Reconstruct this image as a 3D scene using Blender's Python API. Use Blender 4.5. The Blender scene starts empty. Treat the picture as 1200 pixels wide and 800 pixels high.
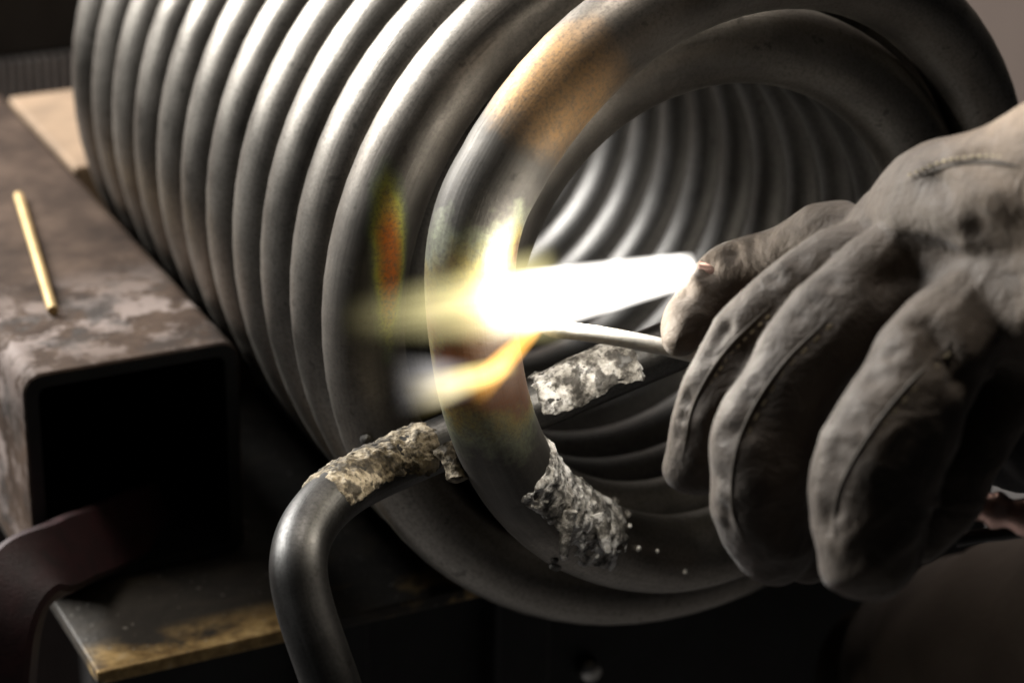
import bpy, bmesh, math, random
import numpy as np
from mathutils import Vector, noise, Matrix

random.seed(7)
S = 0.028                      # one unit below = one tube diameter = 28 mm
sc = bpy.context.scene
COL = sc.collection
R_ = math.radians

# ------------------------------------------------------------------ camera
CAM = np.array([-14.658239, -23.542600, 11.749570])
CR = np.array([0.8971543, -0.4413974, 0.0168065])
CU = np.array([0.1652633, 0.3707014, 0.9139303])
CF = np.array([0.4096366, 0.8171590, -0.4055231])
FPX = 2841.5                   # focal length in pixels of a 1200 px wide frame
cam_d = bpy.data.cameras.new('camera')
cam = bpy.data.objects.new('camera', cam_d)
COL.objects.link(cam)
m = Matrix.Identity(4)
for i in range(3):
    m[i][0] = CR[i]; m[i][1] = CU[i]; m[i][2] = -CF[i]; m[i][3] = CAM[i] * S
cam.matrix_world = m
cam_d.sensor_width = 36
cam_d.lens = FPX * 36 / 1200
cam_d.clip_start = 0.02
cam_d.clip_end = 50
cam_d.dof.use_dof = True
cam_d.dof.focus_distance = 27.3 * S
cam_d.dof.aperture_fstop = 9.0
sc.camera = cam

# ------------------------------------------------------------------ world, lamps, exposure
w = bpy.data.worlds.new('World'); sc.world = w; w.use_nodes = True
w.node_tree.nodes['Background'].inputs[0].default_value = (0.95, 0.97, 1.0, 1)
w.node_tree.nodes['Background'].inputs[1].default_value = 0.006
sc.view_settings.view_transform = 'Standard'
sc.view_settings.look = 'None'
sc.view_settings.exposure = 0
sc.view_settings.gamma = 1
sc.cycles.use_denoising = True
sc.cycles.volume_step_rate = 1.0
sc.cycles.volume_max_steps = 64
sc.cycles.max_bounces = 8
sc.cycles.diffuse_bounces = 3
sc.cycles.glossy_bounces = 5
sc.cycles.sample_clamp_indirect = 6

def area(name, loc, target, size, size_y, power, color):
    l = bpy.data.lights.new(name, 'AREA'); l.shape = 'RECTANGLE'
    l.size = size * S; l.size_y = size_y * S; l.energy = power; l.color = color
    o = bpy.data.objects.new(name, l); COL.objects.link(o)
    o.location = Vector(loc) * S
    d = (Vector(target) - Vector(loc)); o.rotation_euler = d.to_track_quat('-Z', 'Y').to_euler()
    return o
# a window behind on the left and a ceiling lamp above the bench
area('window_light', (-28, 41, 25), (-3, 5, 1), 36, 12, 58, (1.0, 0.985, 0.955))
area('rear_wall_fill', (30, 46, 46), (30, 60, 5), 24, 10, 14, (1.0, 0.9, 0.82))  # unseen lamp, added to brighten the rear wall
area('ceiling_lamp', (2, 10, 44), (0, 3, 0), 24, 10, 8, (1.0, 0.91, 0.81))

# ------------------------------------------------------------------ helpers
def at(px, py, depth):
    """a point of the place from where it stands in view and how far away it is"""
    return CAM + (CF + CR * (px - 600) / FPX - CU * (py - 400) / FPX) * depth

def on_y(px, py, y):
    d = CF + CR * (px - 600) / FPX - CU * (py - 400) / FPX
    return CAM + d * ((y - CAM[1]) / d[1])

def tag(o, label=None, cat=None, group=None, kind=None):
    if label: o['label'] = label
    if cat: o['category'] = cat
    if group: o['group'] = group
    if kind: o['kind'] = kind
    return o

def empty(name, loc):
    o = bpy.data.objects.new(name, None); COL.objects.link(o)
    o.location = Vector(loc) * S; o.empty_display_size = 0.02
    return o

def mesh_obj(name, verts, faces, mat, parent=None, smooth=True, uvs=None, scale=S):
    me = bpy.data.meshes.new(name)
    off = Vector((0, 0, 0))
    vs = [tuple(c * scale for c in v) for v in verts]
    me.from_pydata(vs, [], faces)
    if uvs is not None:
        ul = me.uv_layers.new(name='UVMap')
        li = 0
        for p in me.polygons:
            for k, vi in enumerate(p.vertices):
                ul.data[p.loop_start + k].uv = uvs(p.index, k, vi)
    me.polygons.foreach_set('use_smooth', [smooth] * len(me.polygons))
    me.update()
    if mat: me.materials.append(mat)
    o = bpy.data.objects.new(name, me); COL.objects.link(o)
    if parent:
        o.parent = parent
        o.matrix_parent_inverse = Matrix.Translation(parent.location).inverted()
    return o

def bm_obj(name, bm, mat, parent=None, smooth=False, scale=S):
    for v in bm.verts: v.co *= scale
    me = bpy.data.meshes.new(name); bm.to_mesh(me); bm.free()
    me.polygons.foreach_set('use_smooth', [smooth] * len(me.polygons))
    if mat: me.materials.append(mat)
    o = bpy.data.objects.new(name, me); COL.objects.link(o)
    if parent:
        o.parent = parent
        o.matrix_parent_inverse = Matrix.Translation(parent.location).inverted()
    return o

def box_bm(x0, x1, y0, y1, z0, z1, bevel=0.0, seg=2):
    bm = bmesh.new()
    bmesh.ops.create_cube(bm, size=1)
    for v in bm.verts:
        v.co = Vector((x0 + (v.co.x + .5) * (x1 - x0), y0 + (v.co.y + .5) * (y1 - y0), z0 + (v.co.z + .5) * (z1 - z0)))
    if bevel:
        bmesh.ops.bevel(bm, geom=bm.edges[:], offset=bevel, segments=seg, affect='EDGES', profile=.5)
    return bm

def frames(P):
    """parallel-transport frames along a polyline"""
    P = np.asarray(P, float)
    T = np.gradient(P, axis=0); T /= np.linalg.norm(T, axis=1)[:, None]
    n = np.cross(T[0], [0, 1, 0.01])
    if np.linalg.norm(n) < .1: n = np.cross(T[0], [1, 0, 0.1])
    n /= np.linalg.norm(n); N = [n]
    for i in range(1, len(P)):
        n = N[-1] - T[i] * np.dot(N[-1], T[i]); n /= np.linalg.norm(n); N.append(n)
    N = np.array(N); B = np.cross(T, N)
    return P, T, N, B

def sweep(name, P, rad, mat, parent=None, seg=32, caps=True, s0=0.0, disp=None, hollow=False):
    P, T, N, B = frames(P)
    n = len(P)
    rad = np.full(n, rad) if np.isscalar(rad) else np.asarray(rad)
    L = np.concatenate([[0], np.cumsum(np.linalg.norm(np.diff(P, axis=0), axis=1))]) + s0
    verts, faces = [], []
    for i in range(n):
        for j in range(seg):
            a = 2 * math.pi * j / seg
            d = N[i] * math.cos(a) + B[i] * math.sin(a)
            r = rad[i]
            if disp: r = disp(i, n, a, P[i] + d * r, r)
            verts.append(P[i] + d * r)
    for i in range(n - 1):
        for j in range(seg):
            k = (j + 1) % seg
            faces.append((i * seg + j, i * seg + k, (i + 1) * seg + k, (i + 1) * seg + j))
    nq = len(faces)
    if caps:
        b0 = len(verts); verts += [verts[j] for j in range(seg)] + [verts[(n - 1) * seg + j] for j in range(seg)]
        faces.append(tuple(b0 + j for j in range(seg - 1, -1, -1)))
        faces.append(tuple(b0 + seg + j for j in range(seg)))
    def uv(fi, k, vi):
        if fi >= nq: return (0, 0)
        j = fi % seg; i = vi // seg
        jj = j if k in (0, 3) else j + 1
        return (L[i], jj / seg)
    return mesh_obj(name, verts, faces, mat, parent, True, uv)

def catmull(pts, n):
    pts = [np.asarray(p, float) for p in pts]
    pts = [2 * pts[0] - pts[1]] + pts + [2 * pts[-1] - pts[-2]]
    out = []
    segs = len(pts) - 3
    for k in range(n):
        u = k / (n - 1) * segs; i = min(int(u), segs - 1); t = u - i
        a, b, c, d = pts[i:i + 4]
        out.append(.5 * ((2 * b) + (c - a) * t + (2 * a - 5 * b + 4 * c - d) * t * t + (-a + 3 * b - 3 * c + d) * t ** 3))
    return np.array(out)

# ------------------------------------------------------------------ material helpers
class NT:
    def __init__(s, name):
        s.m = bpy.data.materials.new(name); s.m.use_nodes = True
        s.t = s.m.node_tree; s.n = s.t.nodes; s.out = s.n['Material Output']; s.p = s.n.get('Principled BSDF')
    def add(s, typ, **kw):
        n = s.n.new(typ)
        for k, v in kw.items(): setattr(n, k, v)
        return n
    def put(s, sock, v):
        if hasattr(v, 'is_linked') or hasattr(v, 'links'): s.t.links.new(v, sock)
        else: sock.default_value = v
    def math(s, op, a, b=0.0, c=None, clamp=False):
        n = s.add('ShaderNodeMath', operation=op, use_clamp=clamp)
        s.put(n.inputs[0], a); s.put(n.inputs[1], b)
        if c is not None: s.put(n.inputs[2], c)
        return n.outputs[0]
    def vmath(s, op, a, b=None):
        n = s.add('ShaderNodeVectorMath', operation=op); s.put(n.inputs[0], a)
        if b is not None: s.put(n.inputs[1], b)
        return n.outputs['Value'] if op in ('LENGTH', 'DISTANCE', 'DOT_PRODUCT') else n.outputs[0]
    def coord(s, kind='Object', scale=(1, 1, 1)):
        n = s.add('ShaderNodeTexCoord'); mp = s.add('ShaderNodeMapping')
        s.t.links.new(n.outputs[kind], mp.inputs[0]); mp.inputs['Scale'].default_value = scale
        return mp.outputs[0]
    def noise(s, vec, scale, detail=5, rough=.55, dist=0.0):
        n = s.add('ShaderNodeTexNoise'); s.t.links.new(vec, n.inputs['Vector'])
        n.inputs['Scale'].default_value = scale; n.inputs['Detail'].default_value = detail
        n.inputs['Roughness'].default_value = rough; n.inputs['Distortion'].default_value = dist
        return n.outputs['Fac']
    def ramp(s, fac, stops, interp='LINEAR'):
        n = s.add('ShaderNodeValToRGB'); s.put(n.inputs[0], fac); n.color_ramp.interpolation = interp
        e = n.color_ramp.elements
        while len(e) < len(stops): e.new(.5)
        for el, (p, c) in zip(e, stops):
            el.position = p; el.color = c if len(c) == 4 else (*c, 1)
        return n.outputs[0]
    def mix(s, fac, a, b, blend='MIX'):
        n = s.add('ShaderNodeMix', data_type='RGBA', blend_type=blend)
        s.put(n.inputs[0], fac); s.put(n.inputs[6], a); s.put(n.inputs[7], b)
        return n.outputs[2]
    def bump(s, h, strength, dist):
        n = s.add('ShaderNodeBump'); s.put(n.inputs['Height'], h)
        n.inputs['Strength'].default_value = strength; n.inputs['Distance'].default_value = dist
        s.t.links.new(n.outputs[0], s.p.inputs['Normal'])
    def set(s, **kw):
        for k, v in kw.items(): s.put(s.p.inputs[k.replace('_', ' ')], v)

def g(v): return (v, v, v, 1)

# where the flame heats the tube
JOINT = at(590, 395, 26.6)

def streak_point(px, py):
    d = CF + CR * (px - 600) / FPX - CU * (py - 400) / FPX; d = d / np.linalg.norm(d)
    best = None
    for k in range(360, 470, 2):
        a = R_(215 - k); c = np.array([4.302 * math.cos(a), 1.0217 * k / 360, 4.302 * math.sin(a)])
        u = (c - CAM) @ d; e = np.linalg.norm(CAM + d * u - c)
        if best is None or e < best[0]: best = (e, u)
    return CAM + d * (best[1] - math.sqrt(max(0, .25 - best[0] ** 2)))

def steel_material(name, base, rough, heat=True):
    t = NT(name)
    obj = t.coord('Object', (1 / S,) * 3)
    uv = t.coord('UV', (0.35, 26, 1))
    streak = t.noise(uv, 2.2, 4, .6)
    blotch = t.noise(obj, 0.9, 6, .62)
    fine = t.noise(obj, 22, 4, .7)
    scr = t.noise(t.coord('UV', (.22, 60, 1)), 3.0, 3, .6)
    col = t.ramp(blotch, [(.25, tuple(c * .62 for c in base)), (.5, base), (.75, tuple(min(1, c * 1.18) for c in base))])
    col = t.mix(t.ramp(streak, [(.35, g(.0)), (.75, g(.35))]), col, (base[0] * .55, base[1] * .54, base[2] * .5, 1))
    # dark scale spots and nicks
    spots = t.ramp(t.noise(obj, 5.5, 3, .5), [(.66, g(0)), (.72, g(1))])
    col = t.mix(t.math('MULTIPLY', spots, .55), col, (.05, .045, .04, 1))
    rgh = t.math('ADD', t.math('MULTIPLY', streak, .22), rough - .1)
    rgh = t.math('ADD', rgh, t.math('MULTIPLY', fine, .16))
    rgh = t.math('ADD', rgh, t.math('MULTIPLY', t.math('SUBTRACT', blotch, .5), .3))
    if heat:
        wob = t.math('MULTIPLY', t.math('SUBTRACT', t.noise(obj, 2.6, 4, .6), .5), 1.1)
        d = t.math('ADD', t.vmath('DISTANCE', obj, tuple(JOINT)), wob)
        # temper colours left on the steel by the flame
        tint = t.ramp(t.math('DIVIDE', d, 5.0), [(.08, (.10, .06, .04)), (.15, (.13, .06, .03)), (.20, (.34, .29, .09)), (.25, (.24, .27, .18)),
                                                 (.30, (.045, .045, .045)), (.50, (.075, .072, .068)), (.62, (.16, .14, .12)), (.74, (.26, .22, .18)), (.86, base)])
        amount = t.ramp(t.math('DIVIDE', d, 5.0), [(.12, g(.9)), (.25, g(.75)), (.40, g(.8)), (.55, g(.7)), (.68, g(.3)), (.85, g(0))])
        sel = t.ramp(t.noise(obj, .8, 2, .5), [(.30, g(.6)), (.48, g(1))])
        col = t.mix(t.math('MULTIPLY', amount, sel), col, tint)
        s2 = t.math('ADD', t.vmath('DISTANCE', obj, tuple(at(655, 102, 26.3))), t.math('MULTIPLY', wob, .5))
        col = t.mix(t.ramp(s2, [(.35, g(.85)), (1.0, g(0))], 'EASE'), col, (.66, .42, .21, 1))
        rgh = t.math('ADD', rgh, t.math('MULTIPLY', amount, .22))
        # glowing metal right under the flame
        hot = t.ramp(t.math('DIVIDE', d, 1.2), [(.30, g(1)), (.95, g(0))], 'EASE')
        t.set(Emission_Color=(1.0, .22, .02, 1), Emission_Strength=t.math('MULTIPLY', hot, .05))
        # narrow straw and orange streaks on the neighbouring turn
        c0 = streak_point(456, 300)
        v = t.vmath('MULTIPLY', t.vmath('SUBTRACT', obj, tuple(c0)), (1.5, 1.2, .28))
        sd = t.math('ADD', t.vmath('LENGTH', v), t.math('MULTIPLY', wob, .16))
        sc_ = t.ramp(sd, [(.10, (.80, .26, .04)), (.18, (.75, .42, .08)), (.27, (.62, .62, .14)), (.36, (.30, .36, .20))])
        sa = t.ramp(sd, [(.26, g(.85)), (.42, g(0))])
        col = t.mix(sa, col, sc_)
    col = t.mix(t.ramp(fine, [(.44, g(0)), (.68, g(.7))]), col, tuple(c * .45 for c in base) + (1,))
    h = t.math('ADD', t.math('MULTIPLY', fine, .5), t.math('ADD', t.math('MULTIPLY', streak, .4), t.math('MULTIPLY', scr, .5)))
    t.bump(h, .22, .0006)
    t.set(Base_Color=col, Metallic=1.0, Roughness=rgh)
    return t.m

M = {}
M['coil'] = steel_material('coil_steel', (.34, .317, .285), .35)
M['coil_inner'] = steel_material('inner_coil_steel', (.20, .194, .186), .42, heat=False)  # darker copy of the coil steel, colour cut to dim glare inside
M['pipe'] = steel_material('pipe_steel', (.11, .108, .105), .36, heat=False)

def crust_material(name='flux_crust', tint=(1, 1, 1)):
    t = NT(name)
    obj = t.coord('Object', (1 / S,) * 3)
    a = t.noise(obj, 2.6, 7, .7); b = t.noise(obj, 13, 5, .65); k = t.noise(obj, 5.5, 5, .6)
    col = t.ramp(a, [(.34, (.05, .046, .04)), (.43, (.26, .245, .22)), (.50, (.55, .53, .49)), (.59, (.88, .87, .85))])
    col = t.mix(t.ramp(k, [(.48, g(0)), (.57, g(.85))]), col, (.045, .041, .036, 1))
    col = t.mix(t.ramp(b, [(.56, g(0)), (.66, g(.8))]), col, (.04, .036, .03, 1))
    col = t.mix(1.0, col, (*tint, 1), 'MULTIPLY')
    t.bump(t.math('ADD', k, t.math('MULTIPLY', b, .6)), .9, .0016)
    t.set(Base_Color=col, Roughness=.72)
    return t.m
M['crust'] = crust_material()
M['crust_warm'] = crust_material('flux_crust_yellowed', (.58, .50, .37))

def beam_material():
    t = NT('scuffed_brown_steel')
    obj = t.coord('Object', (1 / S,) * 3)
    a = t.noise(obj, .8, 7, .66); b = t.noise(obj, 1.5, 8, .7); c = t.noise(obj, 9, 4, .6)
    col = t.ramp(a, [(.30, (.022, .014, .010)), (.45, (.050, .033, .024)), (.57, (.082, .056, .041)), (.74, (.13, .09, .066))])
    sx = t.add('ShaderNodeSeparateXYZ'); t.t.links.new(obj, sx.inputs[0])
    # pale scuffs worn into the front of the top, where work is set down
    near = t.math('SUBTRACT', 1.0, t.math('DIVIDE', t.math('ABSOLUTE', t.math('SUBTRACT', sx.outputs[1], 6.2)), 1.9), clamp=True)
    scuff = t.math('MULTIPLY', t.ramp(b, [(.49, g(0)), (.56, g(1))]), near)
    col = t.mix(t.math('MULTIPLY', scuff, .7), col, (.36, .30, .275, 1))
    dark = t.math('MULTIPLY', t.ramp(t.noise(obj, 1.1, 6, .66), [(.50, g(0)), (.58, g(1))]), near)
    col = t.mix(t.math('MULTIPLY', dark, .75), col, (.05, .048, .047, 1))
    col = t.mix(t.ramp(c, [(.60, g(0)), (.72, g(.4))]), col, (.03, .025, .02, 1))
    t.bump(t.math('ADD', b, t.math('MULTIPLY', c, .4)), .5, .0008)
    t.set(Base_Color=col, Metallic=.1, Roughness=t.ramp(b, [(.3, g(.80)), (.7, g(.58))]))
    t.p.inputs['Specular IOR Level'].default_value = .12
    return t.m
M['beam'] = beam_material()

def plate_material():
    t = NT('rusty_plate')
    obj = t.coord('Object', (1 / S,) * 3)
    a = t.noise(obj, .9, 6, .6, .5); b = t.noise(obj, 4.5, 5, .65); c = t.noise(obj, 13, 2, .5)
    col = t.ramp(a, [(.3, (.020, .018, .016)), (.55, (.05, .043, .035)), (.75, (.10, .08, .055))])
    sx = t.add('ShaderNodeSeparateXYZ'); t.t.links.new(obj, sx.inputs[0])
    edge = t.math('SUBTRACT', 1.0, t.math('DIVIDE', t.math('SUBTRACT', sx.outputs[1], 2.6), .85), clamp=True)
    rust = t.math('MULTIPLY', t.ramp(t.noise(obj, .75, 5, .6, .2), [(.43, g(.0)), (.54, g(1))]), edge)
    col = t.mix(t.math('MINIMUM', t.math('MULTIPLY', rust, 1.6), .9), col, t.ramp(b, [(.35, (.26, .16, .055)), (.6, (.62, .42, .17)), (.75, (.75, .60, .38))]))
    col = t.mix(t.ramp(c, [(.70, g(0)), (.76, g(.9))]), col, (.45, .43, .38, 1))
    t.bump(t.math('ADD', b, c), .5, .0008)
    t.set(Base_Color=col, Metallic=.2, Roughness=.6)
    return t.m
M['plate'] = plate_material()

def plain(name, col, rough=.6, metal=0.0, var=.25, scale=2.0, bump=.2, bdist=.0008, sheen=0):
    t = NT(name)
    obj = t.coord('Object', (1 / S,) * 3)
    a = t.noise(obj, scale, 6, .6); b = t.noise(obj, scale * 7, 3, .6)
    lo = tuple(c * (1 - var) for c in col); hi = tuple(min(1, c * (1 + var)) for c in col)
    c = t.ramp(a, [(.3, lo), (.7, hi)])
    t.bump(t.math('ADD', a, t.math('MULTIPLY', b, .5)), bump, bdist)
    t.set(Base_Color=c, Metallic=metal, Roughness=t.math('ADD', t.math('MULTIPLY', b, .2), rough - .1))
    return t.m
M['red'] = plain('dark_red_paint', (.018, .002, .003), .65, 0, .5, 3, .3)
M['black'] = plain('black_steel', (.012, .012, .012), .5, .2, .4)
M['grey_rib'] = plain('grey_plastic', (.26, .255, .26), .6)
M['brass'] = plain('brass', (.50, .36, .17), .55, .6, .2)
M['rod'] = plain('filler_metal', (.40, .39, .365), .6, .35, .35, 6)
M['copper'] = plain('worn_copper', (.72, .47, .40), .36, .85, .15)
M['rubber'] = plain('black_rubber', (.015, .014, .013), .55)
M['wrist_shade'] = plain('shade_black', (.013, .013, .014), .85, 0, .3, 5, .5)  # near-black, stands in for shade under the wrist
M['apron'] = plain('brown_apron', (.035, .025, .018), .8, 0, .3, .4, .4, .002)
M['wall'] = plain('plaster', (.68, .56, .50), .85, 0, .08, .1)
M['floor'] = plain('concrete', (.14, .137, .137), .8, 0, .15, .2)
M['orange'] = plain('orange_paint', (.55, .10, .03), .5)
M['bolt'] = plain('bolt_steel', (.5, .49, .47), .35, 1)

def leather_material():
    t = NT('worn_leather')
    obj = t.coord('Object', (1 / S,) * 3)
    a = t.noise(obj, .55, 5, .6, .3); b = t.noise(obj, 2.4, 6, .62, .8); c = t.noise(obj, 16, 3, .6)
    col = t.ramp(a, [(.28, (.15, .108, .071)), (.5, (.30, .22, .15)), (.72, (.52, .395, .28))])
    col = t.mix(t.ramp(b, [(.50, g(0)), (.70, g(.6))]), col, (.055, .048, .042, 1))
    finger_shade = t.math('ADD', t.vmath('DISTANCE', obj, tuple(at(885, 460, 24.3))), t.math('MULTIPLY', t.math('SUBTRACT', b, .5), 1.2))
    col = t.mix(t.ramp(t.math('DIVIDE', finger_shade, 6.0), [(.27, g(.90)), (.46, g(.78)), (.68, g(0))]), col, (.026, .018, .012, 1))  # fingers darkened in the colour, as shade below the lit back of hand
    rg = t.add('ShaderNodeTexNoise', noise_type='RIDGED_MULTIFRACTAL'); t.t.links.new(t.coord('Object', (.9 / S, 1.4 / S, .6 / S)), rg.inputs['Vector'])
    rg.inputs['Scale'].default_value = 1.5; rg.inputs['Detail'].default_value = 4
    t.bump(t.math('ADD', t.math('MULTIPLY', rg.outputs['Fac'], .6), t.math('ADD', b, t.math('MULTIPLY', c, .25))), .7, .0022)
    t.set(Base_Color=col, Roughness=t.ramp(b, [(.3, g(.62)), (.7, g(.8))]))
    t.p.inputs['Sheen Weight'].default_value = .15
    return t.m
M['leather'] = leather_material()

# ------------------------------------------------------------------ setting
bm = box_bm(-90, 110, 62, 63, -34, 60); tag(bm_obj('workshop_wall', bm, M['wall']), kind='structure')
bm = box_bm(-90, 110, -60, 62, -33, -32); tag(bm_obj('floor', bm, M['floor']), kind='structure')

# lower plate of the bench, the coil rests on it
PZ = -4.81
bm = box_bm(-7.4, 7.0, 2.62, 17, PZ - .2, PZ, .03)
bench = empty('workbench', (0, 10, -32))
tag(bench, 'black steel workbench with rust-edged plate top under the coil', 'workbench')
bm_obj('plate', bm, M['plate'], bench, smooth=False)
bm_obj('front_panel', box_bm(-7.1, 7.0, 3.3, 3.6, -11, PZ - .2, .03), M['black'], bench)
for x0 in (-4.4, -1.6, 6.0):
    bm_obj('leg', box_bm(x0, x0 + .9, 2.85, 3.296, -32, PZ - .2, .08), M['black'], bench)
for x0 in (-3.9, -1.2):
    bm_obj('leg', box_bm(x0, x0 + .9, 15.4, 16.3, -32, PZ - .2, .08), M['black'], bench)
b_c = on_y(690, 784, 3.2)
bm = bmesh.new(); bmesh.ops.create_cone(bm, cap_ends=True, segments=18, radius1=.19, radius2=.15, depth=.22)
bmesh.ops.rotate(bm, verts=bm.verts, matrix=Matrix.Rotation(R_(90), 3, 'X'))
bmesh.ops.translate(bm, verts=bm.verts, vec=Vector(b_c)); bm_obj('bolt', bm, M['bolt'], bench, True)

# hollow steel beam standing on the plate along the coil
def beam():
    x0, x1, z0, z1, th, r = -7.55, -4.565, PZ, -1.55, .2, .27
    def ring(x0, x1, z0, z1, r, y, n=7):
        out = []
        for cx, cz, a0 in ((x1 - r, z1 - r, 0), (x0 + r, z1 - r, 90), (x0 + r, z0 + r, 180), (x1 - r, z0 + r, 270)):
            for k in range(n):
                a = R_(a0 + 90 * k / (n - 1)); out.append((cx + r * math.cos(a), y, cz + r * math.sin(a)))
        return out
    y0, y1 = 4.82, 16.6
    rings = [ring(x0, x1, z0 + .003, z1, r, y0 + .03), ring(x0, x1, z0 + .003, z1, r, y1), ring(x0 + th, x1 - th, z0 + th, z1 - th, r - th + .06, y1),
             ring(x0 + th, x1 - th, z0 + th, z1 - th, r - th + .06, y0), ring(x0 + .03, x1 - .03, z0 + .033, z1 - .03, r - .03, y0)]
    v = [p for q in rings for p in q]; n = len(rings[0]); f = []
    e = ring(x0 + .004, x1 - .004, z0 + .007, z1 - .004, r, y1 - .1); v += e; f.append(tuple(range(5 * n, 6 * n)))  # far end closed off, added to keep light out of the hollow
    for i in range(5):
        j = (i + 1) % 5
        for k in range(n):
            l = (k + 1) % n; f.append((i * n + k, j * n + k, j * n + l, i * n + l))
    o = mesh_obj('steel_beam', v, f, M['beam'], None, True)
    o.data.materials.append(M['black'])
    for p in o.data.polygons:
        if p.index == 0 or (p.index - 1) // n in (1, 2, 3): p.material_index = 1  # end rim and hollow coloured black to stand in for deep shade
    md = o.modifiers.new('edges', 'EDGE_SPLIT'); md.split_angle = R_(35)
    return o
M['tan'] = plain('tan_board', (.27, .185, .115), .8, 0, .3, .9, .3)
tag(bm_obj('wooden_block', box_bm(-4.54, 3.2, 12.45, 16.4, PZ + .003, -1.62, .06), M['tan']), 'pale tan wooden block on the bench behind the far coil end', 'block')
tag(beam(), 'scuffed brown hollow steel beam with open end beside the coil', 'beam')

# ------------------------------------------------------------------ the coil
RO, PITCH, GAP, DR = 4.302, 1.0217, 2.292, .334
RI, PI_, YI = 3.30, .99, -.217
def outer(t):       # t in degrees of sweep from the joint
    s = min(max(1 - t / 300, 0), 1.2) ** 2
    R = RO + DR * s + .022 * noise.noise(Vector((t / 95, 3.3, 0))); a = R_(215 - t)
    return np.array([R * math.cos(a), PITCH * t / 360 - GAP * s + .014 * noise.noise(Vector((t / 120, 8.1, 0))), R * math.sin(a)])
def inner(ph):
    a = R_(ph); R = RI - .24 * math.exp(-((ph - 535) / 45) ** 2)
    return np.array([R * math.cos(a), YI + PI_ * (min(ph, 643) - 230) / 360 + .885 * max(0, ph - 643) / 360, R * math.sin(a)])
coil = empty('tube_coil', (0, 6, -4.81))
tag(coil, 'double wound coil of grey steel tube resting on the plate', 'coil')
def turn(name, f, a0, a1, s0, step=5, rad=.499):
    n = int(abs(a1 - a0) / step) + 1
    P = [f(a0 + (a1 - a0) * k / (n - 1)) for k in range(n)]
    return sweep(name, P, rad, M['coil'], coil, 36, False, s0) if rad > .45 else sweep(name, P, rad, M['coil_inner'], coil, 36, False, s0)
# front turn of the outer winding: joint end swinging into the inner winding
LK = catmull([outer(74), outer(66), at(551, 312, 26.55), at(556, 400, 26.85), at(573, 485, 27.35), at(606, 557, 28.1), at(656, 610, 28.95), at(712, 638, 29.8), inner(257), inner(270), inner(284)], 201)
def link(u):        # u 0..1 along the bent end that swings into the inner winding
    x = u * 200; i = min(int(x), 199); return LK[i] + (LK[i + 1] - LK[i]) * (x - i)
P = [outer(d) for d in range(275, 74, -5)] + [link(k / 60) for k in range(61)] + [inner(284 + d) for d in range(5, 366, 5)]
sweep('end_turn', P, .5, M['coil'], coil, 40, False, 0)
t0 = 275; k = 0
while t0 < 4150:
    t1 = min(t0 + 360, 4235)
    turn('outer_turn', outer, t0 - (3 if k == 0 else 0), t1, 30 + 27 * k); t0 = t1; k += 1
p0 = 643; k = 0
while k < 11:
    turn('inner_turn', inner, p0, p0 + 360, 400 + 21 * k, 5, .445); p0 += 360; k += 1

# ------------------------------------------------------------------ flux crust
def fbm(p, s, seed=0):
    return noise.fractal(Vector(p) * s + Vector((seed * 13.1, seed * 7.7, seed * 3.3)), 1.0, 2.0, 5)
def crust(name, P, r, parent, amp=.13, base=.03, seed=1, cover=None, seg=110):
    """lumpy brittle flux baked onto a tube, broken through where the noise is low"""
    n = len(P)
    def disp(i, nn, a, p, rr):
        u = i / (nn - 1)
        e = min(1, u * 7, (1 - u) * 7)
        v = fbm(p, 3.2, seed) * .7 + fbm(p, 9.5, seed + 3) * .55
        lump = base + amp * (v + .25) - .16 * (1 - e)
        if cover: lump -= .2 * (1 - cover(u, p - P[i], p))
        if lump < -.03: lump = -.03
        return rr + lump
    return sweep(name, P, r, M['crust'], parent, seg, True, 0, disp)
Pl = np.array([link(u) for u in np.linspace(.45, .70, 150)])
def up_cover(u, d, p):   # runs down the side that faces the bore and over the front
    d = d / np.linalg.norm(d)
    f = d @ (CR * .80 + CU * .35 - CF * .45)
    if u > .6: f = d @ (CR * .25 + CU * .55 - CF * .75) + .25
    return max(0, min(1, (f - .15 + .35 * fbm(p, 1.6, 9)) / .3))
cr = crust('flux_crust', Pl, .5, coil, .05, .014, 5, up_cover, 180)
cr['label'] = 'pale brittle flux crust on the lower end of the front turn'

# ------------------------------------------------------------------ bent pipe passing behind the front turn
pipe = empty('bent_pipe', at(400, 900, 26.2))
tag(pipe, 'bent dark steel pipe with flux crust passing behind the front coil turn', 'pipe')
PP = [at(450, 980, 25.8), at(415, 880, 25.85), at(384, 790, 25.9), at(357, 710, 26.0), at(350, 655, 26.15), at(366, 610, 26.6), at(405, 572, 27.2),
      at(470, 540, 28.1), at(560, 502, 28.5), at(650, 463, 28.65), at(740, 425, 28.75), at(800, 400, 28.8)]
PC = catmull(PP, 130)
sweep('pipe_tube', PC, .315, M['pipe'], pipe, 36)
def sub(x0, x1, n=90):
    out = []
    C = catmull(PP, 1500)
    px = 600 + FPX * ((C - CAM) @ CR) / ((C - CAM) @ CF)
    py = 400 - FPX * ((C - CAM) @ CU) / ((C - CAM) @ CF)
    sel = C[(px > x0) & (px < x1) & (py < 640)]
    idx = np.linspace(0, len(sel) - 1, n).astype(int)
    return sel[idx]
def top_cover(u, d, p):
    d = d / np.linalg.norm(d)
    return max(0, min(1, (d @ (CU * .8 - CF * .6) + .25 + .5 * fbm(p, 1.8, 4)) / .3))
c1 = crust('flux_crust', sub(372, 530, 190), .315, pipe, .05, .010, 11, top_cover, 160)
c2 = crust('flux_crust', sub(612, 758, 170), .315, pipe, .042, .010, 21, top_cover, 160)
c1.data.materials[0] = M['crust_warm']
c1['label'] = 'yellowish grey flux crust beside the pipe bend'
c2['label'] = 'whitish flux crust on the pipe inside the coil'

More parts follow.
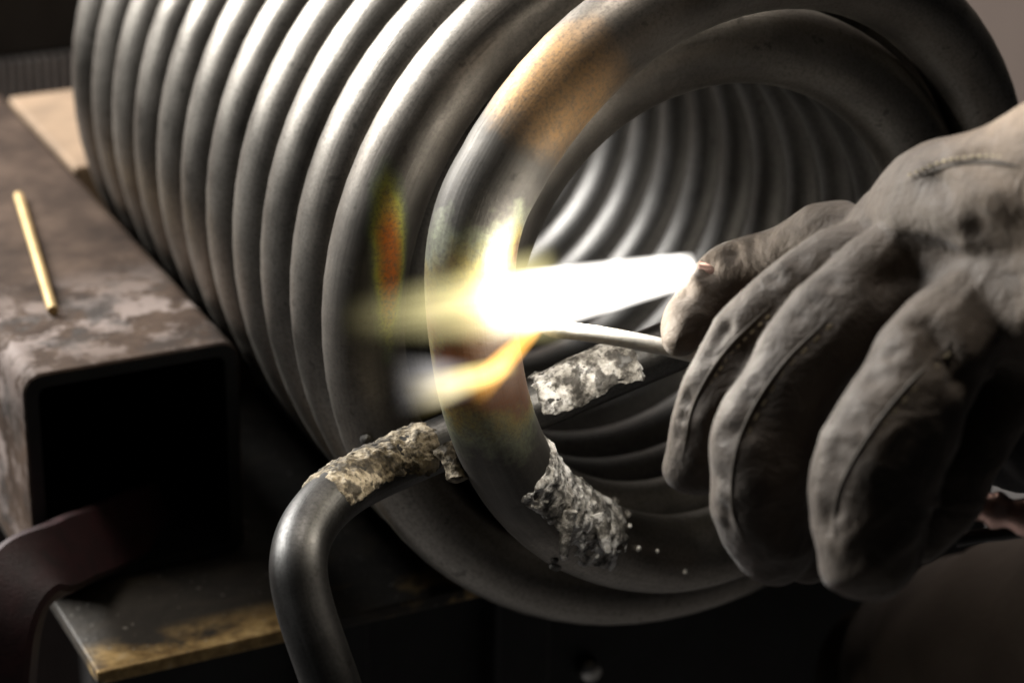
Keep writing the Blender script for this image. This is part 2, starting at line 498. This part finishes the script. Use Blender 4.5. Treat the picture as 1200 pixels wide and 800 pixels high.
sweep('flux_drip', catmull([at(520, 522, 27.8), at(530, 540, 27.75), at(534, 556, 27.72), at(535, 566, 27.7)], 24), np.array([.115 - .02 * math.sin(k * .2) if k < 20 else (.10, .085, .055, .012)[k - 20] for k in range(24)]), M['crust_warm'], pipe, 28, True, 0, lambda i, n_, a, p, q: q * (1 + .5 * fbm(p, 5, 2)))
sweep('flux_drip', catmull([at(668, 598, 28.1), at(663, 625, 28.15), at(661, 645, 28.2), at(661, 656, 28.25)], 24), np.array([.09 - .002 * k - (.04 if k == 23 else 0) for k in range(24)]), M['crust'], coil, 24)
sweep('flux_drip', catmull([at(700, 600, 28.6), at(707, 625, 28.65), at(711, 640, 28.7), at(713, 647, 28.72)], 24), np.array([.10 - .002 * k - (.05 if k == 23 else 0) for k in range(24)]), M['crust'], coil, 24)
# beads of flux spattered on the lower front of the coil
def bead(px, py, r, host):
    dep = sc.view_layers[0].depsgraph
    d = CF + CR * (px - 600) / FPX - CU * (py - 400) / FPX
    best = None
    for o in host:
        hit, loc, nor, idx = o.ray_cast(o.matrix_world.inverted() @ Vector(CAM * S), (o.matrix_world.inverted().to_3x3() @ Vector(d)).normalized())
        if hit:
            wl = o.matrix_world @ loc
            if best is None or (wl - Vector(CAM * S)).length < (best - Vector(CAM * S)).length: best = wl
    if best is None: return
    bm = bmesh.new(); bmesh.ops.create_icosphere(bm, subdivisions=2, radius=r)
    for v in bm.verts:
        v.co *= 1 + .35 * noise.noise(v.co * 22 + Vector((px, py, 0)))
        v.co += best / S
    bm_obj('flux_bead', bm, M['crust'], coil, True)
bpy.context.view_layer.update()
hosts = [o for o in coil.children if o.name.startswith(('end_turn', 'inner_turn', 'outer_turn'))]
for px, py, r in ((721, 586, .045), (735, 603, .05), (738, 616, .04), (748, 643, .045), (803, 669, .04), (651, 662, .075), (430, 515, .09), (436, 524, .07),
                  (650, 655, .05), (770, 645, .03), (421, 530, .05)):
    bead(px, py, r, hosts)

# ------------------------------------------------------------------ small rods
P = [at(632, 384, 25.95), at(700, 392, 25.9), at(775, 406, 25.85), at(850, 424, 25.8)]
rod = sweep('filler_rod', catmull(P, 24), np.concatenate([[.035, .075], np.full(22, .092)]), M['rod'], None, 20)
tag(rod, 'thin grey filler rod held in the glove with tip in flame', 'rod')
d0 = on_y(62, 366, 6.2)
def on_z(px, py, z):
    d = CF + CR * (px - 600) / FPX - CU * (py - 400) / FPX
    return CAM + d * ((z - CAM[2]) / d[2])
A = on_z(62, 364, -1.55 + .075); B = on_z(22, 230, -1.55 + .075)
tag(sweep('brass_rod', [A + (B - A) * k / 11 for k in range(12)], .073, M['brass'], None, 18), 'short brass rod lying on the brown steel beam', 'rod')

# ------------------------------------------------------------------ red clamp gripping the beam
cl = empty('clamp', at(20, 900, 30.4))
tag(cl, 'dark red painted clamp hooked into the open beam end', 'clamp')
CP = catmull([at(175, 606, 34.6), at(120, 630, 33.2), at(70, 652, 31.6), at(28, 676, 30.8), at(4, 720, 30.5), at(-6, 790, 30.5), at(-12, 900, 30.6), at(-16, 1010, 30.8), at(20, 1070, 31.1), at(110, 1080, 31.6)], 90)
def flat_bar(name, P, w, h, mat, parent):
    P, T, N, B = frames(P); v = []; f = []
    side = []
    for i in range(len(P)):
        vv = np.cross(T[i], [.9, -.44, .0]); 
        n_ = CF - T[i] * np.dot(CF, T[i]); n_ /= np.linalg.norm(n_); b_ = np.cross(T[i], n_)
        c = .07
        for a, b in ((-w, -h + c), (-w + c, -h), (w - c, -h), (w, -h + c), (w, h - c), (w - c, h), (-w + c, h), (-w, h - c)):
            v.append(P[i] + b_ * a + n_ * b)
    for i in range(len(P) - 1):
        for k in range(8):
            l = (k + 1) % 8; f.append((i * 8 + k, i * 8 + l, (i + 1) * 8 + l, (i + 1) * 8 + k))
    f.append(tuple(range(7, -1, -1))); f.append(tuple(range((len(P) - 1) * 8, len(P) * 8)))
    o = mesh_obj(name, v, f, mat, parent, True)
    md = o.modifiers.new('edges', 'EDGE_SPLIT'); md.split_angle = R_(30)
    return o
flat_bar('frame', CP, .48, .32, M['red'], cl)
sp = sweep('screw', [at(95, 1085, 31.6), at(92, 960, 31.9), at(90, 870, 32.2)], .18, M['bolt'], cl, 18)

# ------------------------------------------------------------------ background machine and box on the floor
mc = empty('machine_cabinet', on_y(0, 300, 26))
tag(mc, 'black machine cabinet with a ribbed grey strip behind the beam', 'machine')
q0 = on_y(-160, 118, 24); q1 = on_y(108, 62, 24); q2 = on_y(108, -90, 24)
bm_obj('body', box_bm(q0[0], q1[0], 24.3, 30, q1[2], q2[2], .08), M['black'], mc)
bm_obj('base', box_bm(q0[0], q1[0], 24.5, 30, -32, q1[2] - .02, .05), M['black'], mc)
nr = 26
for k in range(nr):
    xa = q0[0] + (q1[0] - q0[0]) * k / nr; wd = (q1[0] - q0[0]) / nr
    bm_obj('rib', box_bm(xa + .05 * wd, xa + .72 * wd, 24.2, 24.496, q0[2] - .6, q1[2] - .02, .03), M['grey_rib'], mc)
ob = on_y(142, 806, 12)
bxx = ob
bx = empty('toolbox', (ob[0], 12.5, -32))
tag(bx, 'orange toolbox on the floor below the bench plate', 'toolbox')
bm_obj('body', box_bm(-13.5, -5, 13, 20, -31.99, -28.5, .2), M['orange'], bx)
bm_obj('lid', box_bm(-13.6, -4.9, 12.9, 20.1, -28.48, -27.7, .2), M['orange'], bx)
sweep('handle', catmull([(-11, 16.5, -27.7), (-10.6, 16.5, -26.9), (-8, 16.5, -26.9), (-7.5, 16.5, -27.7)], 20), .18, M['rubber'], bx, 14)

# ------------------------------------------------------------------ gloved hand
person = empty('person', at(1120, 640, 24.0))
tag(person, 'person in a worn brown leather glove gripping the torch', 'person')
def capsule_chain(bm, pts, sub=10):
    P = catmull([at(p[0], p[1], p[2]) for p in pts], (len(pts) - 1) * sub + 1)
    rr = np.interp(np.linspace(0, len(pts) - 1, len(P)), range(len(pts)), [p[3] * 1.04 * p[2] / FPX for p in pts])
    P, T, N, B = frames(P); seg = 20; rings = []
    def ring(c, n, b, r): return [bm.verts.new(Vector(c + (n * math.cos(2 * math.pi * j / seg) + b * math.sin(2 * math.pi * j / seg)) * r)) for j in range(seg)]
    for q in (80, 60, 40, 20): rings.append(ring(P[0] - T[0] * rr[0] * math.sin(R_(q)), N[0], B[0], rr[0] * math.cos(R_(q))))
    for i in range(len(P)): rings.append(ring(P[i], N[i], B[i], rr[i]))
    for q in (20, 40, 60, 80): rings.append(ring(P[-1] + T[-1] * rr[-1] * math.sin(R_(q)), N[-1], B[-1], rr[-1] * math.cos(R_(q))))
    for a, b in zip(rings[:-1], rings[1:]):
        for j in range(seg):
            k = (j + 1) % seg; bm.faces.new((a[j], a[k], b[k], b[j]))
    bm.faces.new(rings[0][::-1]); bm.faces.new(rings[-1])
CH = [
 [(985, 272, 25.3, 36), (925, 294, 25.7, 35), (868, 318, 25.9, 34), (830, 348, 25.9, 33), (808, 377, 25.8, 30), (801, 396, 25.7, 23)],
 [(1040, 285, 24.8, 48), (960, 328, 24.75, 47), (893, 380, 24.7, 46), (850, 440, 24.7, 45), (825, 505, 24.85, 42), (815, 542, 25.0, 34)],
 [(1075, 300, 24.3, 56), (1000, 362, 24.1, 58), (940, 430, 24.0, 60), (900, 515, 24.0, 61), (893, 590, 24.15, 59), (906, 640, 24.4, 48)],
 [(1110, 340, 24.5, 50), (1030, 430, 24.6, 48), (972, 530, 24.6, 48), (948, 610, 24.7, 48), (950, 640, 24.8, 42)],
 [(1165, 345, 23.4, 62), (1100, 420, 23.0, 64), (1050, 510, 22.8, 72), (1020, 590, 22.8, 74), (1020, 640, 22.9, 66)],
 [(1160, 440, 24.0, 66), (1110, 540, 23.8, 56), (1075, 620, 23.7, 46)],
 [(1035, 258, 24.9, 42), (1100, 243, 24.3, 78), (1200, 230, 23.3, 98), (1300, 205, 22.7, 108), (1420, 170, 22.2, 118)],
 [(1110, 320, 24.2, 66), (1200, 350, 23.3, 88), (1300, 330, 22.8, 100)],
]
bm = bmesh.new()
for c in CH: capsule_chain(bm, c)
tmp = bm_obj('tmp', bm, None)
md = tmp.modifiers.new('r', 'REMESH'); md.mode = 'VOXEL'; md.voxel_size = .045 * S
md = tmp.modifiers.new('s', 'SMOOTH'); md.iterations = 6; md.factor = .5
bpy.context.view_layer.update()
me = bpy.data.meshes.new_from_object(tmp.evaluated_get(bpy.context.evaluated_depsgraph_get()))
bpy.data.objects.remove(tmp)
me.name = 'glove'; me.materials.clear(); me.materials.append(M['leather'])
me.polygons.foreach_set('use_smooth', [True] * len(me.polygons))
n = len(me.vertices)
co = np.empty(n * 3); me.vertices.foreach_get('co', co); co = co.reshape(-1, 3)
no = np.empty(n * 3); me.vertices.foreach_get('normal', no); no = no.reshape(-1, 3)
PV = at(1050, 400, 24)
FOLDS = [(at(*a_), at(*b_), w_, d_) for a_, b_, w_, d_ in (
    ((1085, 205, 23.3), (1150, 250, 22.9), .16, .12), ((1120, 175, 23.0), (1200, 215, 22.4), .15, .10), ((1150, 265, 22.8), (1240, 260, 22.3), .18, .09),
    ((1040, 330, 23.7), (1120, 300, 23.4), .2, .12), ((1085, 380, 22.5), (1125, 440, 22.4), .14, .14))]
rnd = random.Random(3)
for ci, us in ((0, (1.6, 3.0)), (1, (1.1, 2.6, 3.9)), (2, (1.2, 2.7, 4.1)), (4, (1.2, 2.4, 3.5)), (3, (2.0, 3.0))):
    c = CH[ci]
    for u in us:
        for k in (-2, -1, 0, 1, 2):      # leather bunched into cross folds where each finger bends
            v = u + k * .15 + rnd.uniform(-.04, .04); i = max(0, min(len(c) - 2, int(v))); f = v - i
            q = np.array(c[i]) * (1 - f) + np.array(c[i + 1]) * f; d = np.array(c[i + 1][:2]) - np.array(c[i][:2]); d = d / np.linalg.norm(d)
            d = d + rnd.uniform(-.25, .25) * np.array([-d[1], d[0]]); pr = np.array([-d[1], d[0]]); r_ = q[3] * rnd.uniform(.85, 1.2); sh = rnd.uniform(-.15, .15) * q[3]
            dep = q[2] - q[3] * q[2] / FPX * .85; o2 = q[:2] + pr * sh
            FOLDS.append((at(*(o2 - pr * r_), dep + .3), at(*(o2 + pr * r_), dep + .02), rnd.uniform(.07, .11), rnd.uniform(.03, .07) * (-.6 if k % 2 else 1)))
FD = np.zeros(n); CP0 = co / S
for c0, c1, wd, dp in FOLDS:
    ab = c1 - c0; h = np.clip((CP0 - c0) @ ab / (ab @ ab), 0, 1)
    FD -= dp * np.exp(-(np.linalg.norm(CP0 - c0 - h[:, None] * ab, axis=1) / wd) ** 2)
for i in range(n):       # folds and creases of slack leather
    p = co[i] / S
    q = Vector((p @ CR * .55 + p @ CU * .55, p @ CU * 1.1 - p @ CR * .9, p @ CF * .6))
    a = 1 - abs(noise.noise(q * .75 + Vector((3.1, .2, 9))))
    b = 1 - abs(noise.noise(q * 1.7 + Vector((1.7, 5.2, 2))))
    c = noise.noise(Vector(p) * 1.3)
    co[i] += no[i] * S * (FD[i] + .07 * (a ** 2 - .6) + .03 * (b ** 2.5 - .6) + .07 * c)
me.vertices.foreach_set('co', co.ravel()); me.update()
gl = bpy.data.objects.new('glove', me); COL.objects.link(gl); gl.parent = person
gl.matrix_parent_inverse = Matrix.Translation(person.location).inverted()
bpy.context.view_layer.update()
def seam(pts):
    P = []
    inv = gl.matrix_world.inverted(); o0 = inv @ Vector(CAM * S)
    for q in catmull([np.array([x, y, 0.]) for x, y in pts], 40):
        d = CF + CR * (q[0] - 600) / FPX - CU * (q[1] - 400) / FPX
        hit, loc, nor, idx = gl.ray_cast(o0, (inv.to_3x3() @ Vector(d)).normalized())
        if hit: P.append(np.array(gl.matrix_world @ loc) / S)
    if len(P) < 8: return
    P = np.array(P)
    for _ in range(3): P[1:-1] = (P[:-2] + 2 * P[1:-1] + P[2:]) / 4
    nn = len(P); s_ = sweep('seam', P, np.array([.022 * min(1, .1 + k / 9, .1 + (nn - 1 - k) / 9) for k in range(nn)]), M['seam'], gl, 10)
    v, f = [], []
    sd = np.cross(np.gradient(P, axis=0), CF); sd /= np.linalg.norm(sd, axis=1)[:, None]
    for k in range(2, nn - 3, 2):        # thread dashes beside the welt
        a_, b_ = P[k], P[k] + (P[k + 1] - P[k]) * .9; o_ = sd[k] * .06
        w_ = sd[k] * .011; h_ = -CF * .03; i0 = len(v)
        for e in (a_ + o_ - w_, a_ + o_ + w_, b_ + o_ + w_, b_ + o_ - w_): v += [e + h_, e - h_]
        f += [(i0, i0 + 2, i0 + 4, i0 + 6), (i0 + 7, i0 + 5, i0 + 3, i0 + 1)] + [(i0 + 2 * j, i0 + 2 * j + 1, i0 + (2 * j + 3) % 8, i0 + (2 * j + 2) % 8) for j in range(4)]
    st = mesh_obj('stitching', v, f, M['thread'], gl, False); st['kind'] = 'stuff'
M['seam'] = plain('seam_leather', (.06, .048, .036), .75, 0, .4, 9)
M['thread'] = plain('thread', (.42, .36, .24), .8, 0, .3, 9)
seam([(905, 356), (850, 412), (815, 470), (800, 535)])
seam([(985, 360), (915, 430), (868, 510), (858, 590), (876, 640)])
seam([(1120, 395), (1040, 480), (985, 570), (978, 640)])
seam([(1060, 215), (1110, 195), (1160, 190), (1198, 196)])
gl['label'] = 'worn grey-brown leather work glove with folded fingers'
# dark cloth form added to stand in for the shade under the wrist
sl = sweep('wrist_shade', catmull([at(1150, 470, 26.0), at(1190, 480, 25.6), at(1260, 470, 25), at(1400, 430, 24), at(1600, 380, 23)], 40),
           np.array([.5 + .35 * min(1, k / 8) + .03 * math.sin(k * 1.3) for k in range(40)]), M['wrist_shade'], person, 40)
ap = sweep('trousers', catmull([at(1040, 830, 36), at(1120, 800, 35), at(1260, 770, 33), at(1500, 740, 30)], 40),
           np.array([1.45 + .35 * min(1, k / 20) + .05 * math.sin(k * .9) for k in range(40)]), M['apron'], person, 48)

# ------------------------------------------------------------------ torch
torch = empty('gas_torch', at(1200, 610, 24.4))
tag(torch, 'gas welding torch with copper handle gripped in the glove', 'torch')
sweep('handle', catmull([at(1085, 560, 24.6), at(1128, 583, 24.5), at(1165, 597, 24.4), at(1230, 612, 24.2), at(1340, 640, 23.9)], 40),
      np.array([.15 + .05 * math.sin(k * .55) ** 2 for k in range(40)]), M['copper'], torch, 28)
sweep('neck', catmull([at(1085, 560, 24.6), at(960, 440, 25.2), at(880, 350, 25.7), at(845, 321, 25.85)], 40), .1, M['copper'], torch, 20)
sweep('nozzle', [at(846, 322, 25.85), at(836, 318, 25.86), at(824, 315.5, 25.87), at(818, 314.5, 25.87)], [.13, .13, .10, .085], M['copper'], torch, 20)
sweep('hose', catmull([at(1120, 632, 24.6), at(1170, 625, 24.5), at(1240, 622, 24.3), at(1360, 650, 24)], 30), .075, M['rubber'], torch, 18)

# ------------------------------------------------------------------ flame
fl = empty('torch_flame', at(818, 314.5, 25.87))
tag(fl, 'white hot torch flame with yellow plume licking the tube joint', 'flame')
def flame_part(name, a, b, w0, w1, color, strength, power, fade_in=.04, fade_out=.3, label=None, tail=1.0):
    """a burning volume from a to b, radius w0 -> w1, brightest along its axis"""
    a = np.array(a); b = np.array(b); L = np.linalg.norm(b - a)
    n, seg = 26, 20; v = []; f = []
    for i in range(n):
        u = i / (n - 1); r = w0 + (w1 - w0) * u ** tail
        for j in range(seg):
            q = 2 * math.pi * j / seg; v.append((u, r * math.cos(q), r * math.sin(q)))
    for i in range(n - 1):
        for j in range(seg):
            k = (j + 1) % seg; f.append((i * seg + j, i * seg + k, (i + 1) * seg + k, (i + 1) * seg + j))
    f.append(tuple(range(seg - 1, -1, -1))); f.append(tuple(range((n - 1) * seg, n * seg)))
    t = NT(name); t.n.remove(t.p)
    c = t.coord('Object'); sx = t.add('ShaderNodeSeparateXYZ'); t.t.links.new(c, sx.inputs[0])
    u = sx.outputs[0]
    rad = t.math('SQRT', t.math('ADD', t.math('MULTIPLY', sx.outputs[1], sx.outputs[1]), t.math('MULTIPLY', sx.outputs[2], sx.outputs[2])))
    wd = t.math('ADD', w0, t.math('MULTIPLY', t.math('POWER', t.math('MAXIMUM', u, 0.0001), tail), w1 - w0))
    core = t.math('POWER', t.math('SUBTRACT', 1.0, t.math('DIVIDE', rad, wd), clamp=True), power)
    fi = t.math('DIVIDE', u, fade_in, clamp=True)
    fo = t.math('DIVIDE', t.math('SUBTRACT', 1.0, u), fade_out, clamp=True)
    fo = t.math('MULTIPLY', fo, fo)
    wob = t.ramp(t.noise(t.coord('Object', (2.0, 5.0, 5.0)), 1.5, 2, .5), [(.25, g(.55)), (.7, g(1.25))])
    st = t.math('MULTIPLY', t.math('MULTIPLY', core, wob), t.math('MULTIPLY', fi, fo))
    em = t.add('ShaderNodeEmission'); em.inputs[0].default_value = (*color, 1)
    t.put(em.inputs[1], t.math('MULTIPLY', st, strength / S))
    t.t.links.new(em.outputs[0], t.out.inputs['Volume'])
    o = mesh_obj(name, v, f, t.m, None, True, None, 1.0)
    o.parent = fl
    X = Vector(b - a).normalized(); Y = X.orthogonal().normalized(); Z = X.cross(Y)
    mw = Matrix(((X.x * L * S, Y.x * S, Z.x * S, a[0] * S), (X.y * L * S, Y.y * S, Z.y * S, a[1] * S), (X.z * L * S, Y.z * S, Z.z * S, a[2] * S), (0, 0, 0, 1)))
    o.matrix_parent_inverse = Matrix.Translation(fl.location).inverted()
    o.matrix_basis = mw
    if label: o['label'] = label
    return o
flame_part('flame_core', at(818, 314, 25.87), at(555, 366, 25.75), .20, .43, (1.0, .95, .88), 45, 1.1, .07, .35, 'white hot flame body', .9)
flame_part('flame_plume', at(660, 342, 25.8), at(385, 378, 25.4), .62, .30, (1.0, .88, .42), 12.0, 1.5, .25, 1.0, 'yellow plume trailing past the tube')
flame_part('flame_lick', at(634, 378, 25.7), at(545, 470, 25.5), .10, .22, (1.0, .48, .09), 16, .9, .12, .45, 'orange lick curling under the tube')
flame_part('flame_lick', at(608, 425, 25.6), at(470, 470, 25.5), .13, .30, (1.0, .80, .30), 9, 1.0, .3, .6, 'yellow lick curling under the tube')
flame_part('flame_lick', at(560, 444, 25.55), at(452, 452, 25.5), .24, .42, (1.0, .95, .92), 3.2, 1.0, .5, .7, 'pale end of the lower lick')

l = bpy.data.lights.new('flame_light', 'POINT'); l.energy = .26; l.color = (1.0, .92, .80); l.shadow_soft_size = .25 * S
o = bpy.data.objects.new('flame_light', l); COL.objects.link(o); o.location = Vector(at(672, 345, 25.86)) * S
